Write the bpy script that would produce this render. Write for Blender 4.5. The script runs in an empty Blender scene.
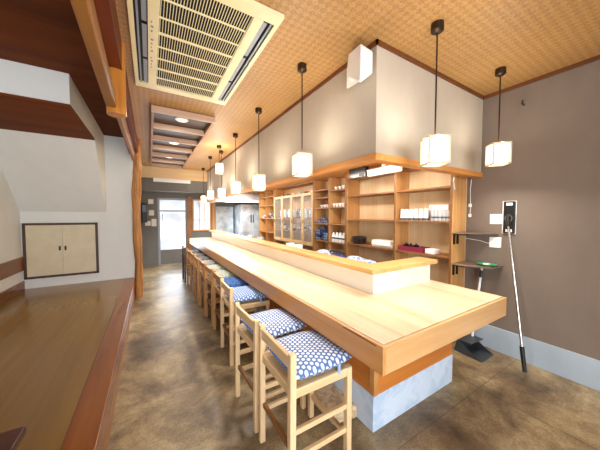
import bpy, math, random
from mathutils import Vector, Matrix
random.seed(7)
S = bpy.context.scene
COL = S.collection
R = math.radians

# ------------------------------------------------------------------ materials
def srgb(h):
    h = h.lstrip('#')
    v = [int(h[i:i+2], 16)/255 for i in (0, 2, 4)]
    return tuple((c/12.92 if c <= .04045 else ((c+.055)/1.055)**2.4) for c in v) + (1,)

def new_mat(name, rough=.5, metal=0.0, spec=.5):
    m = bpy.data.materials.new(name); m.use_nodes = True
    b = m.node_tree.nodes['Principled BSDF']
    b.inputs['Roughness'].default_value = rough
    b.inputs['Metallic'].default_value = metal
    b.inputs['Specular IOR Level'].default_value = spec
    return m, m.node_tree.nodes, m.node_tree.links, b

def coords(N, L, scale=(1, 1, 1)):
    tc = N.new('ShaderNodeTexCoord'); mp = N.new('ShaderNodeMapping')
    mp.inputs['Scale'].default_value = scale
    L.new(tc.outputs['Object'], mp.inputs['Vector'])
    return mp.outputs['Vector']

def ramp(N, L, fac, stops):
    r = N.new('ShaderNodeValToRGB')
    e = r.color_ramp.elements
    while len(e) < len(stops): e.new(.5)
    for k, (p, c) in enumerate(stops):
        e[k].position = p; e[k].color = srgb(c) if isinstance(c, str) else c
    L.new(fac, r.inputs['Fac'])
    return r.outputs['Color']

def noise(N, L, vec, scale, detail=4, rough=.55, dist=0):
    n = N.new('ShaderNodeTexNoise')
    n.inputs['Scale'].default_value = scale; n.inputs['Detail'].default_value = detail
    n.inputs['Roughness'].default_value = rough; n.inputs['Distortion'].default_value = dist
    L.new(vec, n.inputs['Vector'])
    return n.outputs['Fac']

def math_node(N, L, op, a, b=None):
    m = N.new('ShaderNodeMath'); m.operation = op
    for k, v in enumerate((a, b)):
        if v is None: continue
        if isinstance(v, (int, float)): m.inputs[k].default_value = v
        else: L.new(v, m.inputs[k])
    return m.outputs[0]

def mixc(N, L, fac, a, b, mode='MIX'):
    m = N.new('ShaderNodeMix'); m.data_type = 'RGBA'; m.blend_type = mode
    if isinstance(fac, (int, float)): m.inputs[0].default_value = fac
    else: L.new(fac, m.inputs[0])
    for k, v in ((6, a), (7, b)):
        if isinstance(v, str): m.inputs[k].default_value = srgb(v)
        else: L.new(v, m.inputs[k])
    return m.outputs[2]

def bump(N, L, b, h, strength=.2, dist=.01):
    n = N.new('ShaderNodeBump'); n.inputs['Strength'].default_value = strength
    n.inputs['Distance'].default_value = dist
    L.new(h, n.inputs['Height']); L.new(n.outputs['Normal'], b.inputs['Normal'])

def plain(name, c, rough=.5, metal=0.0, var=.06, scale=6.0, spec=.5):
    m, N, L, b = new_mat(name, rough, metal, spec)
    f = noise(N, L, coords(N, L), scale)
    c0 = srgb(c)
    lo = tuple(x*(1-var) for x in c0[:3]) + (1,); hi = tuple(min(1, x*(1+var)) for x in c0[:3]) + (1,)
    L.new(ramp(N, L, f, [(.3, lo), (.7, hi)]), b.inputs['Base Color'])
    return m

def wood(name, dark, light, axis='y', rough=.4, grain=26.0, plank=None, seam='#5a3a1c', spec=.5):
    """long stretched grain along axis; plank = (axis across, width) adds board seams"""
    m, N, L, b = new_mat(name, rough, spec=spec)
    s = [1.0, 1.0, 1.0]; s['xyz'.index(axis)] = .06
    v = coords(N, L, tuple(s))
    f = noise(N, L, v, grain, 5, .6, .6)
    f2 = noise(N, L, v, grain*.22, 2, .5, 1.2)
    f = math_node(N, L, 'ADD', math_node(N, L, 'MULTIPLY', f, .55), math_node(N, L, 'MULTIPLY', f2, .45))
    col = ramp(N, L, f, [(.34, dark), (.64, light)])
    if plank:
        ax, w = plank
        tc = N.new('ShaderNodeTexCoord'); sp = N.new('ShaderNodeSeparateXYZ')
        L.new(tc.outputs['Object'], sp.inputs[0])
        q = math_node(N, L, 'DIVIDE', sp.outputs['xyz'.index(ax)], w)
        fl = math_node(N, L, 'FLOOR', q)
        wn = N.new('ShaderNodeTexWhiteNoise'); wn.noise_dimensions = '1D'; L.new(fl, wn.inputs['W'])
        tone = ramp(N, L, wn.outputs['Value'], [(0, (.82, .80, .76, 1)), (1, (1, 1, 1, 1))])
        col = mixc(N, L, 1.0, col, tone, 'MULTIPLY')
        fr = math_node(N, L, 'FRACT', q)
        line = math_node(N, L, 'LESS_THAN', fr, .004/w)
        col = mixc(N, L, math_node(N, L, 'MULTIPLY', line, .6), col, seam)
    L.new(col, b.inputs['Base Color'])
    bump(N, L, b, f, .06, .004)
    return m

def emis(name, c, strength, base=None):
    m, N, L, b = new_mat(name, .6)
    b.inputs['Base Color'].default_value = srgb(base or c)
    b.inputs['Emission Color'].default_value = srgb(c)
    b.inputs['Emission Strength'].default_value = strength
    return m

def clear_glass(name, tint='#eef6f4', alpha=.18, rough=.05):
    m, N, L, b = new_mat(name, rough)
    b.inputs['Base Color'].default_value = srgb(tint)
    b.inputs['Alpha'].default_value = alpha
    return m

def mat_wicker():
    m, N, L, b = new_mat('woven_bamboo', .5)
    v = coords(N, L)
    rot = N.new('ShaderNodeMapping'); rot.inputs['Rotation'].default_value = (0, 0, R(45))
    L.new(v, rot.inputs['Vector'])
    ch = N.new('ShaderNodeTexChecker'); ch.inputs['Scale'].default_value = 26
    ch.inputs['Color1'].default_value = (0, 0, 0, 1); ch.inputs['Color2'].default_value = (1, 1, 1, 1)
    L.new(rot.outputs['Vector'], ch.inputs['Vector'])
    vr = N.new('ShaderNodeTexVoronoi'); vr.inputs['Scale'].default_value = 37; vr.inputs['Randomness'].default_value = .35
    L.new(rot.outputs['Vector'], vr.inputs['Vector'])
    cell = ramp(N, L, math_node(N, L, 'FRACT', math_node(N, L, 'MULTIPLY', vr.outputs['Distance'], 1.6)),
                [(0, '#9a6f3e'), (1, '#cda166')])
    wv = ramp(N, L, ch.outputs['Fac'], [(0, '#a67a46'), (1, '#c69a5c')])
    col = mixc(N, L, .5, cell, wv)
    big = ramp(N, L, noise(N, L, v, 1.3, 4, .6), [(.35, (.86, .84, .80, 1)), (.65, (1, 1, 1, 1))])
    fine = ramp(N, L, noise(N, L, v, 60, 3, .6), [(.35, (.84, .82, .78, 1)), (.65, (1, 1, 1, 1))])
    col = mixc(N, L, 1, mixc(N, L, 1, col, big, 'MULTIPLY'), fine, 'MULTIPLY')
    L.new(col, b.inputs['Base Color'])
    bump(N, L, b, ch.outputs['Fac'], .3, .004)
    return m

def mat_concrete():
    m, N, L, b = new_mat('worn_concrete_floor', .35)
    v = coords(N, L)
    f = noise(N, L, v, 1.7, 8, .68, .5)
    col = ramp(N, L, f, [(.3, '#4a3c2b'), (.44, '#836f53'), (.55, '#a8936d'), (.7, '#d4c39b')])
    f2 = noise(N, L, v, 11, 8, .72, .25)
    col = mixc(N, L, 1, col, ramp(N, L, f2, [(.32, (.66, .63, .58, 1)), (.62, (1, 1, 1, 1))]), 'MULTIPLY')
    f3 = noise(N, L, v, 70, 3, .7)
    col = mixc(N, L, 1, col, ramp(N, L, f3, [(.34, (.70, .67, .62, 1)), (.6, (1, 1, 1, 1))]), 'MULTIPLY')
    tc = N.new('ShaderNodeTexCoord'); sp = N.new('ShaderNodeSeparateXYZ'); L.new(tc.outputs['Object'], sp.inputs[0])
    jx = math_node(N, L, 'LESS_THAN', math_node(N, L, 'ABSOLUTE', math_node(N, L, 'SUBTRACT', sp.outputs[0], 2.42)), .006)
    jy = math_node(N, L, 'LESS_THAN', math_node(N, L, 'ABSOLUTE', math_node(N, L, 'SUBTRACT', sp.outputs[1], .98)), .004)
    j = math_node(N, L, 'MAXIMUM', jx, jy)
    col = mixc(N, L, math_node(N, L, 'MULTIPLY', j, .45), col, '#3f3325')
    L.new(col, b.inputs['Base Color'])
    L.new(ramp(N, L, f2, [(.3, (.33,)*3+(1,)), (.7, (.42,)*3+(1,))]), b.inputs['Roughness'])
    bump(N, L, b, f3, .08, .003)
    return m

def mat_plaster(name, c, var=.07):
    m, N, L, b = new_mat(name, .85, spec=.25)
    v = coords(N, L, (1, 1, .45))
    f = noise(N, L, v, 3.2, 6, .62)
    c0 = srgb(c)[:3]
    L.new(ramp(N, L, f, [(.3, tuple(x*(1-var) for x in c0)+(1,)), (.7, tuple(x*(1+var) for x in c0)+(1,))]), b.inputs['Base Color'])
    bump(N, L, b, noise(N, L, coords(N, L), 90, 3), .15, .003)
    return m

def mat_hex(name, blue, white, k=290.0, thr=.0):
    """hexagon lattice of pale spots with blue between, printed cotton"""
    m, N, L, b = new_mat(name, .9, spec=.2)
    tc = N.new('ShaderNodeTexCoord'); sp = N.new('ShaderNodeSeparateXYZ'); L.new(tc.outputs['Object'], sp.inputs[0])
    x, y = sp.outputs[0], sp.outputs[1]
    tot = None
    for a in (0, 60, 120):
        d = math_node(N, L, 'ADD', math_node(N, L, 'MULTIPLY', x, k*math.cos(R(a))), math_node(N, L, 'MULTIPLY', y, k*math.sin(R(a))))
        c = math_node(N, L, 'COSINE', d)
        tot = c if tot is None else math_node(N, L, 'ADD', tot, c)
    f = math_node(N, L, 'ADD', math_node(N, L, 'DIVIDE', tot, 4.5), .33)
    col = ramp(N, L, f, [(.16+thr, blue), (.44+thr, white), (.93, white), (1.0, white)])
    col = mixc(N, L, 1, col, ramp(N, L, noise(N, L, tc.outputs['Object'], 14, 4), [(.3, (.86, .87, .9, 1)), (.6, (1, 1, 1, 1))]), 'MULTIPLY')
    L.new(col, b.inputs['Base Color'])
    return m

def mat_mottle(name, a, c, scale=30, rough=.8):
    m, N, L, b = new_mat(name, rough)
    f = noise(N, L, coords(N, L), scale, 5, .7, .6)
    L.new(ramp(N, L, f, [(.42, a), (.58, c)]), b.inputs['Base Color'])
    bump(N, L, b, f, .3, .01)
    return m

M = dict(
    ceiling=mat_wicker(), floor=mat_concrete(),
    wall=mat_plaster('shaded_taupe_plaster', '#7c6e62'), soffit=mat_plaster('lit_taupe_plaster', '#bcaf9c'), white=mat_plaster('white_plaster', '#e8eae4', .03),  # one taupe plaster: soffit lightened, right wall darkened to paint in the light
    greywall=mat_plaster('grey_plaster', '#77746f'), base_paint=mat_plaster('pale_blue_grey_paint', '#a6b4bf', .08),
    bench_top=wood('olive_brown_boards', '#7c571c', '#8f6a2a', 'y', .2, 12, ('x', .3), '#5e461f'),
    kamachi=wood('reddish_brown_timber', '#68340a', '#874c14', 'y', .25, 18),
    ceil_brown=wood('dark_brown_boards', '#552606', '#7a3b0e', 'x', .7, 8, ('y', .42), '#2a1204', .15),
    header=wood('red_brown_beam', '#5a220a', '#793410', 'y', .5, 14, spec=.2),
    tanbeam=wood('tan_beam', '#86520f', '#a8702c', 'y', .45, 14),
    hanglog=wood('honey_log', '#a9651c', '#cb8734', 'z', .35, 18),
    log=wood('bark_brown_log', '#70401a', '#c98f4e', 'z', .55, 60),
    counter=wood('pale_counter_boards', '#cfb48e', '#e6d4b6', 'y', .28, 16, ('x', .34), '#b58a50'),
    fascia=wood('honey_fascia', '#b97c3e', '#d29c60', 'y', .35, 14),
    fascia_x=wood('honey_end_fascia', '#c28d52', '#dcb17c', 'x', .35, 14),
    panel=wood('orange_panel', '#b96a26', '#d98a3e', 'y', .4, 12),
    panel_x=wood('orange_end_panel', '#b96a26', '#d98a3e', 'x', .4, 12),
    cap=wood('ledge_cap_wood', '#c28d4e', '#dcae72', 'y', .3, 16),
    riser=wood('pale_riser', '#f6ecd8', '#fcf6ea', 'y', .45, 8),
    trim=wood('soffit_trim', '#c77f38', '#e6a45a', 'y', .4, 18),
    trim_x=wood('soffit_trim_end', '#c77f38', '#e6a45a', 'x', .4, 18),
    slab=wood('soffit_underside', '#c9883f', '#e3a963', 'y', .5, 10, ('x', .35), '#9a6026'),
    darktrim=wood('dark_crown', '#5a3014', '#77421e', 'y', .5, 18),
    shelf=wood('shelf_wood', '#7d4f28', '#a06c3a', 'y', .45, 18),
    shelf_side=wood('shelf_side', '#b87f44', '#d6a468', 'z', .45, 16),
    shelf_back=wood('shelf_back', '#d8b684', '#e9cfa4', 'z', .6, 10),
    stile=wood('pale_door_stile', '#b08c58', '#d0ae78', 'z', .5, 18),
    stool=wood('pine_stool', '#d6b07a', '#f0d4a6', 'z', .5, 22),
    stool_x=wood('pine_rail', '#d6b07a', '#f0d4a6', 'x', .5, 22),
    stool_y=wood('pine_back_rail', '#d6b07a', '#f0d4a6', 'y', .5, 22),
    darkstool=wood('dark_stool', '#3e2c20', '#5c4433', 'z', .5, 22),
    beam=wood('pale_beam', '#dfbc88', '#f0d8ae', 'x', .5, 12),
    frame_dark=wood('dark_frame', '#40261a', '#5a3826', 'z', .5, 20),
    doorcream=plain('cream_panel', '#d8cbaa', .5),
    cupboard=plain('cream_door', '#dccfae', .5),
    plinth=mat_mottle('worn_pale_blue_plinth', '#b9cfe4', '#d3e2f0', 5, .55),
    stone=mat_mottle('beige_stone', '#b99a72', '#e0c8a2', 14, .8),
    cream=plain('aircon_cream', '#efe3b4', .4), creamdark=plain('aircon_dark_gap', '#0e0c0a', .9),
    louver=plain('aircon_grey_louver', '#8d939c', .35), voidm=plain('aircon_void', '#17171a', .6),
    black=plain('black_plastic', '#141414', .4), blackl=plain('black_lacquer', '#1c1210', .18),
    whitep=plain('white_plastic', '#f1f1ef', .4, var=.02), chrome=plain('brushed_chrome', '#d6d6d6', .25, 1.0, var=.04),
    steel=plain('stainless_steel', '#ccd6dd', .3, .5, .4, 3.5), darksteel=plain('dark_steel', '#5a5f64', .4, .7),
    brass=plain('dark_bronze', '#3a2a1c', .4, .6),
    porcelain=plain('white_porcelain', '#f2f1ec', .2, var=.02), glassy=clear_glass('tumbler_glass', '#f4f8f8', .45, .06),
    pane=clear_glass('cabinet_pane', '#dfe9e4', .08, .03), blue=mat_mottle('indigo_pattern_china', '#20407e', '#c6d4ea', 26, .3),
    indigo=mat_mottle('indigo_china', '#1b2f66', '#35549a', 20, .3), maroon=plain('maroon_cloth', '#8a1f3e', .8),
    green=plain('green_plastic', '#2fa56a', .35), brownc=plain('brown_pottery', '#6b4326', .4),
    bluecloth=mat_mottle('blue_white_cloth', '#2c4f9c', '#e2e8f2', 22, .9), cloth=plain('white_cloth', '#f3f2ee', .9, var=.03),
    paper=plain('notice_paper', '#eceae2', .8, var=.03), darkwood=wood('dark_table', '#2f140a', '#4a2412', 'x', .3, 16),
    recess=wood('dark_recess_panel', '#38241a', '#4e3427', 'x', .5, 10), slat=wood('pale_pink_slat', '#b9977c', '#d2b49a', 'x', .5, 18),
    recess_frame=wood('recess_frame', '#8e5c34', '#ab7546', 'y', .5, 18),
    shade=emis('lit_washi', '#fff4e0', 2.6, '#fff6e4'), shade_frame=wood('pale_lamp_frame', '#d8bd98', '#efdcbe', 'z', .5, 30),
    dl=emis('downlight_glow', '#fff0d8', 1.4), tube=emis('fluorescent_glow', '#fffaf2', .36),
    edge=wood('dark_edge_strip', '#6e4420', '#93602f', 'z', .5, 18),
    greyboard=wood('weathered_board', '#5d4a3c', '#836b58', 'y', .5, 18),
    midstool=wood('darker_pine', '#a9763e', '#cb9a62', 'z', .5, 22),  # darker pine colour for the middle stools of the row
    tie=plain('pale_blue_tie', '#9dbbe0', .9),
    cush_a=mat_hex('blue_hexagon_print', '#4f74b0', '#e8eef6', 235), cush_b=mat_hex('blue_hexagon_print_large', '#5b7fb8', '#d3deec', 260, .1),
    cush_c=mat_mottle('indigo_cotton', '#1d4480', '#3c68a8', 40, .9), cush_d=mat_mottle('grey_green_print', '#56685f', '#c9cbbb', 60, .9),
    cush_e=mat_mottle('grey_print', '#4b4f58', '#a9a8a4', 55, .9), cush_f=mat_mottle('charcoal_print', '#26282e', '#6d6a68', 50, .9),
)

def mat_daylight(name, strength, a, c, scale):
    m, N, L, b = new_mat(name, .35)
    f = noise(N, L, coords(N, L), scale, 3, .5, .4)
    col = ramp(N, L, f, [(.36, a), (.58, c)])
    b.inputs['Base Color'].default_value = (.8, .85, .9, 1)
    L.new(col, b.inputs['Emission Color']); b.inputs['Emission Strength'].default_value = strength
    return m
M['day'] = mat_daylight('daylit_frosted_glass', .33, '#6f9cc2', '#f6fbff', 3.2)
M['fill_front'] = mat_daylight('front_fill_glass', 6.2, '#dce9fb', '#f4f9ff', 1.0)  # glow for the added window behind the camera, fills the room

# ------------------------------------------------------------------ mesh builder
ORIGIN = {}
class MB:
    def __init__(self): self.v = []; self.f = []
    def add(self, vs, fs):
        o = len(self.v); self.v += [tuple(p) for p in vs]; self.f += [tuple(i+o for i in q) for q in fs]; return self
    def box(self, x0, x1, y0, y1, z0, z1):
        x0, x1 = sorted((x0, x1)); y0, y1 = sorted((y0, y1)); z0, z1 = sorted((z0, z1))
        return self.hexa([(x0,y0,z0),(x1,y0,z0),(x1,y1,z0),(x0,y1,z0),(x0,y0,z1),(x1,y0,z1),(x1,y1,z1),(x0,y1,z1)])
    def hexa(self, p):
        return self.add(p, [(3,2,1,0),(4,5,6,7),(0,1,5,4),(1,2,6,5),(2,3,7,6),(3,0,4,7)])
    def bar(self, p0, p1, w, h, up=(0,0,1)):
        p0, p1 = Vector(p0), Vector(p1); d = (p1-p0).normalized(); u = Vector(up)
        if abs(d.dot(u)) > .98: u = Vector((0, 1, 0))
        s = d.cross(u).normalized(); t = s.cross(d).normalized()
        c = [(-1,-1),(1,-1),(1,1),(-1,1)]
        lo = [p0+s*a*w/2+t*b*h/2 for a, b in c]; hi = [p1+s*a*w/2+t*b*h/2 for a, b in c]
        return self.hexa(lo+hi)
    def tube(self, pts, rad, n=14, caps=True):
        pts = [Vector(p) for p in pts]; m = len(pts)
        if not isinstance(rad, (list, tuple)): rad = [rad]*m
        vs = []; ref = None
        for i, p in enumerate(pts):
            d = (pts[min(i+1, m-1)]-pts[max(i-1, 0)]).normalized()
            if ref is None:
                ref = Vector((0,0,1)) if abs(d.z) < .9 else Vector((1,0,0))
            s = d.cross(ref).normalized(); t = s.cross(d).normalized()
            for k in range(n):
                a = 2*math.pi*k/n; vs.append(p+(s*math.cos(a)+t*math.sin(a))*rad[i])
        fs = [(i*n+k, i*n+(k+1) % n, (i+1)*n+(k+1) % n, (i+1)*n+k) for i in range(m-1) for k in range(n)]
        if caps: fs += [tuple(range(n-1, -1, -1)), tuple((m-1)*n+k for k in range(n))]
        return self.add(vs, fs)
    def lathe(self, c, prof, n=20):
        vs = []; c = Vector(c)
        for r, z in prof:
            for k in range(n):
                a = 2*math.pi*k/n; vs.append(c+Vector((max(r, 1e-4)*math.cos(a), max(r, 1e-4)*math.sin(a), z)))
        m = len(prof)
        fs = [(i*n+k, i*n+(k+1) % n, (i+1)*n+(k+1) % n, (i+1)*n+k) for i in range(m-1) for k in range(n)]
        fs += [tuple(range(n-1, -1, -1)), tuple((m-1)*n+k for k in range(n))]
        return self.add(vs, fs)
    def extrude(self, poly, vec):
        n = len(poly); vec = Vector(vec)
        a = [Vector(p) for p in poly]; b = [p+vec for p in a]
        return self.add(a+b, [tuple(range(n-1, -1, -1)), tuple(range(n, 2*n))] + [(i, (i+1) % n, n+(i+1) % n, n+i) for i in range(n)])
    def build(self, name, mat, parent=None, bev=0, smooth=False, loc=None):
        org = ORIGIN.get(parent.name, Vector()) if parent else (Vector(loc) if loc else Vector())
        me = bpy.data.meshes.new(name)
        me.from_pydata([tuple(Vector(p)-org) for p in self.v], [], self.f)
        import bmesh
        bm = bmesh.new(); bm.from_mesh(me); bmesh.ops.recalc_face_normals(bm, faces=bm.faces); bm.to_mesh(me); bm.free()
        me.materials.append(M[mat] if isinstance(mat, str) else mat)
        o = bpy.data.objects.new(name, me); COL.objects.link(o)
        if parent: o.parent = parent; ORIGIN[o.name] = org
        else: o.location = org; ORIGIN[o.name] = org
        if smooth:
            me.polygons.foreach_set('use_smooth', [True]*len(me.polygons)); me.set_sharp_from_angle(angle=R(38))
        if bev:
            b = o.modifiers.new('bevel', 'BEVEL'); b.width = bev; b.segments = 2; b.limit_method = 'ANGLE'
        return o

def tag(o, label, cat, group=None):
    o['label'] = label; o['category'] = cat
    if group: o['group'] = group
    return o
def thing(name, label, cat, loc, group=None):
    o = bpy.data.objects.new(name, None); COL.objects.link(o); o.location = loc
    o.empty_display_size = .1; ORIGIN[o.name] = Vector(loc)
    return tag(o, label, cat, group)
def struct(name, mb, mat, bev=0, parent=None, smooth=False):
    o = mb.build(name, mat, parent, bev, smooth)
    if not parent: o['kind'] = 'structure'
    return o
def copy_tree(src, parent=None):
    c = src.copy(); COL.objects.link(c)
    if parent: c.parent = parent
    for ch in src.children: copy_tree(ch, c)
    return c
def again(src, loc, label, group=None, rz=None):
    c = copy_tree(src); c.location = loc; c['label'] = label
    if group: c['group'] = group
    if rz is not None: c.rotation_euler.z = rz
    return c
ORD = ['first','second','third','fourth','fifth','sixth','seventh','eighth','ninth','tenth','eleventh','twelfth']

H = 2.85
# ------------------------------------------------------------------ setting
struct('floor', MB().box(-2, 3.5, -2.0, 8.8, -.1, 0), 'floor')
struct('ceiling', MB().box(-.16, 3.5, -2.0, 8.8, H, H+.1), 'ceiling')
struct('ceiling.001', MB().box(-2, -.16, -2.0, 5.6, 2.9, 3.0), 'ceil_brown')
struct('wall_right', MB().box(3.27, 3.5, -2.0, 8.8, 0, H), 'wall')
struct('wall_left', MB().box(-1.95, -1.71, -2.0, 5.6, 0, 2.9), 'white')
struct('wall_stair', MB().box(-1.71, -.25, 5.5, 5.62, 0, 2.9), 'white')
struct('wall_aisle', MB().box(-.34, -.22, 5.62, 8.5, 0, H), 'greywall')
# stair box with its sloping underside coming out of the wall
xs = -.655
struct('wall_slope', MB().extrude([(-1.71, 5.5, 1.56), (-1.71, 4.6, 2.6), (-1.71, 4.66, 2.9), (-1.71, 5.5, 2.9)], (xs+1.71, 0, 0)), 'white')
struct('wall_box', MB().box(-1.71, xs, 3.32, 4.66, 2.6, 2.9), 'white')
struct('trim_1', MB().box(-1.71, xs+.004, 3.31, 4.6, 2.578, 2.6), 'ceil_brown')
struct('trim_2', MB().box(-1.71, -1.685, -2.0, 5.5, .65, .86), 'kamachi')
struct('baseboard_left', MB().box(-1.71, -1.69, -2.0, 5.5, .35, .48), 'kamachi')
# raised seating platform
pl = MB().box(-1.71, -.40, -2.0, 5.5, 0, .35)
plat = struct('raised_platform', pl, 'bench_top')
struct('front_timber', MB().box(-.40, -.25, -2.0, 5.5, .19, .352), 'kamachi', .006, plat)
struct('riser_board', MB().box(-.40, -.262, -2.0, 5.5, 0, .19), 'shelf', 0, plat)
# beams over the platform edge
struct('trim_3', MB().box(-.30, -.16, -2.0, 5.5, 2.62, H+.02), 'header')
tb = MB().bar((-.19, .2, 2.35), (-.235, 2.38, 2.365), .065, .085)
struct('trim_4', tb, 'tanbeam', .012)
struct('trim_5', MB().bar((-.245, 2.42, 2.52), (-.225, 5.5, 2.56), .05, .12), 'tanbeam', .01)
struct('hanging_log', MB().tube([(-.205, 2.43, 2.285), (-.205, 2.43, 2.85)], .064, 20), 'hanglog', 0, None, True)
pts = []; rad = []
for i in range(26):
    z = 2.86*i/25
    pts.append((-.205+.012*math.sin(z*3.1)+.02*(z/2.86), 5.38+.01*math.cos(z*4), z)); rad.append(.068+.007*math.sin(z*7.3)+.004*random.uniform(-1, 1))
struct('log_post', MB().tube(pts, rad, 18), 'log', 0, None, True)
# back wall with door and window
bw = MB()
bw.box(-.34, .2, 8.5, 8.65, 0, H); bw.box(.2, 1.0, 8.5, 8.65, 2.03, H); bw.box(1.0, 1.16, 8.5, 8.65, 0, H)
bw.box(1.16, 1.74, 8.5, 8.65, 0, 1.0); bw.box(1.16, 1.74, 8.5, 8.65, 2.02, H); bw.box(1.74, 3.27, 8.5, 8.65, 0, H)
struct('wall_back', bw, 'greywall')
dr = struct('door_1', MB().box(.2, .26, 8.5, 8.56, 0, 2.03).box(.96, 1.0, 8.5, 8.56, 0, 2.03).box(.26, .96, 8.5, 8.56, 1.97, 2.03)
            .box(.26, .96, 8.51, 8.55, 1.62, 1.66), 'louver', .004)
struct('pane', MB().box(.26, .96, 8.525, 8.54, .46, 1.62), 'day', 0, dr)
struct('pane', MB().box(.26, .96, 8.525, 8.54, 1.66, 1.97), 'day', 0, dr)
struct('kick_plate', MB().box(.26, .96, 8.51, 8.55, .02, .46), 'greywall', 0, dr)
struct('handle', MB().tube([(.33, 8.5, 1.36), (.33, 8.47, 1.36), (.33, 8.47, 1.52), (.33, 8.5, 1.52)], .012, 8), 'black', 0, dr)
wn = struct('window_1', MB().box(1.16, 1.2, 8.47, 8.56, 1.0, 2.02).box(1.7, 1.74, 8.47, 8.56, 1.0, 2.02).box(1.2, 1.7, 8.47, 8.56, 1.98, 2.02).box(1.2, 1.7, 8.47, 8.56, 1.0, 1.04)
            .box(1.36, 1.375, 8.5, 8.52, 1.04, 1.98).box(1.53, 1.545, 8.5, 8.52, 1.04, 1.98).box(1.2, 1.7, 8.5, 8.52, 1.35, 1.365), 'shelf_side')
struct('pane', MB().box(1.2, 1.7, 8.525, 8.54, 1.04, 1.98), 'day', 0, wn)
struct('trim_6', MB().box(1.0, 1.13, 8.42, 8.5, 0, 2.1), 'shelf')
struct('trim_7', MB().box(1.75, 1.85, 8.4, 8.5, 0, 2.1), 'shelf_side')
struct('trim_8', MB().box(-.22, 1.97, 7.95, 8.05, 2.54, H), 'beam', .004)
struct('wall_lintel', MB().box(-.22, 1.97, 8.05, 8.5, 2.2, 2.54), 'greywall')
# soffit over the kitchen
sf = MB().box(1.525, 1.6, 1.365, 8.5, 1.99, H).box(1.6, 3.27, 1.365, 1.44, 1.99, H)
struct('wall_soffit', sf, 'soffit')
struct('trim_9', MB().box(1.505, 1.6, 1.345, 8.5, 1.935, 1.99), 'trim', .006)
struct('trim_10', MB().box(1.6, 3.27, 1.345, 1.44, 1.935, 1.99), 'trim_x', .006)
struct('ceiling.002', MB().box(1.6, 3.27, 1.44, 8.5, 2.24, 2.27), 'slab')
struct('trim_11', MB().box(2.975, 3.27, 1.508, 3.30, 2.151, 2.24), 'panel')
struct('trim_12', MB().box(1.51, 1.525, 1.35, 8.0, H-.035, H).box(1.51, 3.27, 1.35, 1.365, H-.035, H).box(3.255, 3.27, -2.0, 1.35, H-.035, H), 'darktrim')
struct('baseboard_right', MB().box(3.245, 3.27, -2.0, 1.5, 0, .26), 'base_paint', .004)
# front wall behind the viewer with an unseen glowing window added as daylight fill
fw = MB().box(-1.95, -1.2, -2.15, -2.0, 0, 2.9).box(1.4, 3.5, -2.15, -2.0, 0, 2.9).box(-1.2, 1.4, -2.15, -2.0, 0, .4).box(-1.2, 1.4, -2.15, -2.0, 2.4, 2.9)
struct('wall_front', fw, 'white')
w2 = struct('fill_window', MB().box(-1.2, -1.14, -2.14, -1.98, .4, 2.4).box(1.34, 1.4, -2.14, -1.98, .4, 2.4).box(.07, .13, -2.14, -1.98, .4, 2.4).box(-1.14, 1.34, -2.14, -1.98, .4, .46).box(-1.14, 1.34, -2.14, -1.98, 2.34, 2.4), 'shelf')
struct('pane', MB().box(-1.14, 1.34, -2.09, -2.07, .46, 2.34), 'fill_front', 0, w2)

# ------------------------------------------------------------------ cupboard hatch in the white wall
cb = thing('wall_cupboard', 'low cream two-door cupboard with dark frame set in white wall', 'cupboard', (-1.2, 5.5, .55))
x0, x1, z0, z1 = -1.69, -.775, .5, 1.38
MB().box(x0, x1, 5.475, 5.5, z0, z0+.035).box(x0, x1, 5.475, 5.5, z1-.035, z1).box(x0, x0+.035, 5.475, 5.5, z0, z1).box(x1-.035, x1, 5.475, 5.5, z0, z1).build('frame', 'frame_dark', cb, .003)
xm = (x0+x1)/2
for sgn, a, b in ((-1, x0+.035, xm-.001), (1, xm+.001, x1-.035)):
    d = MB().box(a, b, 5.484, 5.499, z0+.035, z1-.035).build('door', 'cupboard', cb, .002)
    MB().box(xm+sgn*.035-.012, xm+sgn*.035+.012, 5.474, 5.484, .93, 1.0).build('handle', 'brass', d, .003)

# ------------------------------------------------------------------ low table at the platform corner
lt = thing('low_table', 'dark wooden low table, its corner showing on the raised platform', 'table', (-.72, 1.05, .352))
MB().box(-1.3, -.445, .5, 1.41, .615, .65).build('tabletop', 'darkwood', lt, .006)
for lx in (-1.24, -.51):
    for ly in (.56, 1.35): MB().box(lx-.03, lx+.03, ly-.03, ly+.03, .35, .615).build('leg', 'darkwood', lt, .004)

# ------------------------------------------------------------------ ceiling cassette air conditioner
ac = thing('air_conditioner', 'cream ceiling cassette air conditioner with slotted grille and grey louvers', 'air conditioner', (.37, 2.25, H))
ax0, ax1, ay0, ay1 = -.095, .80, 1.52, 3.06
zb = H-.025
MB().box(ax0, ax1, ay0, ay0+.09, zb, H).box(ax0, ax1, ay1-.09, ay1, zb, H).box(ax0, ax0+.03, ay0+.09, ay1-.09, zb, H).box(ax1-.03, ax1, ay0+.09, ay1-.09, zb, H)\
    .box(ax0+.11, ax0+.165, ay0+.09, ay1-.09, zb-.003, H).box(ax1-.165, ax1-.11, ay0+.09, ay1-.09, zb-.003, H).build('frame', 'cream', ac)
gx0, gx1, gy0, gy1 = ax0+.165, ax1-.165, ay0+.09, ay1-.09
MB().box(gx0, gx1, gy0, gy1, H-.004, H-.001).build('filter', 'creamdark', ac)
g = MB()
for k in range(33):
    x = gx0+(gx1-gx0)*k/32; g.box(x-.0022, x+.0022, gy0, gy1, H-.020, H-.016)
for k in range(9):
    y = gy0+(gy1-gy0)*k/8; w = .009 if k in (0, 3, 6, 8) else .004; g.box(gx0, gx1, y-w, y+w, H-.024, H-.014)
g.box(gx0-.004, gx0+.012, gy0, gy1, H-.027, H-.004).box(gx1-.012, gx1+.004, gy0, gy1, H-.027, H-.004)
g.build('grille', 'cream', ac)
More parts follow.
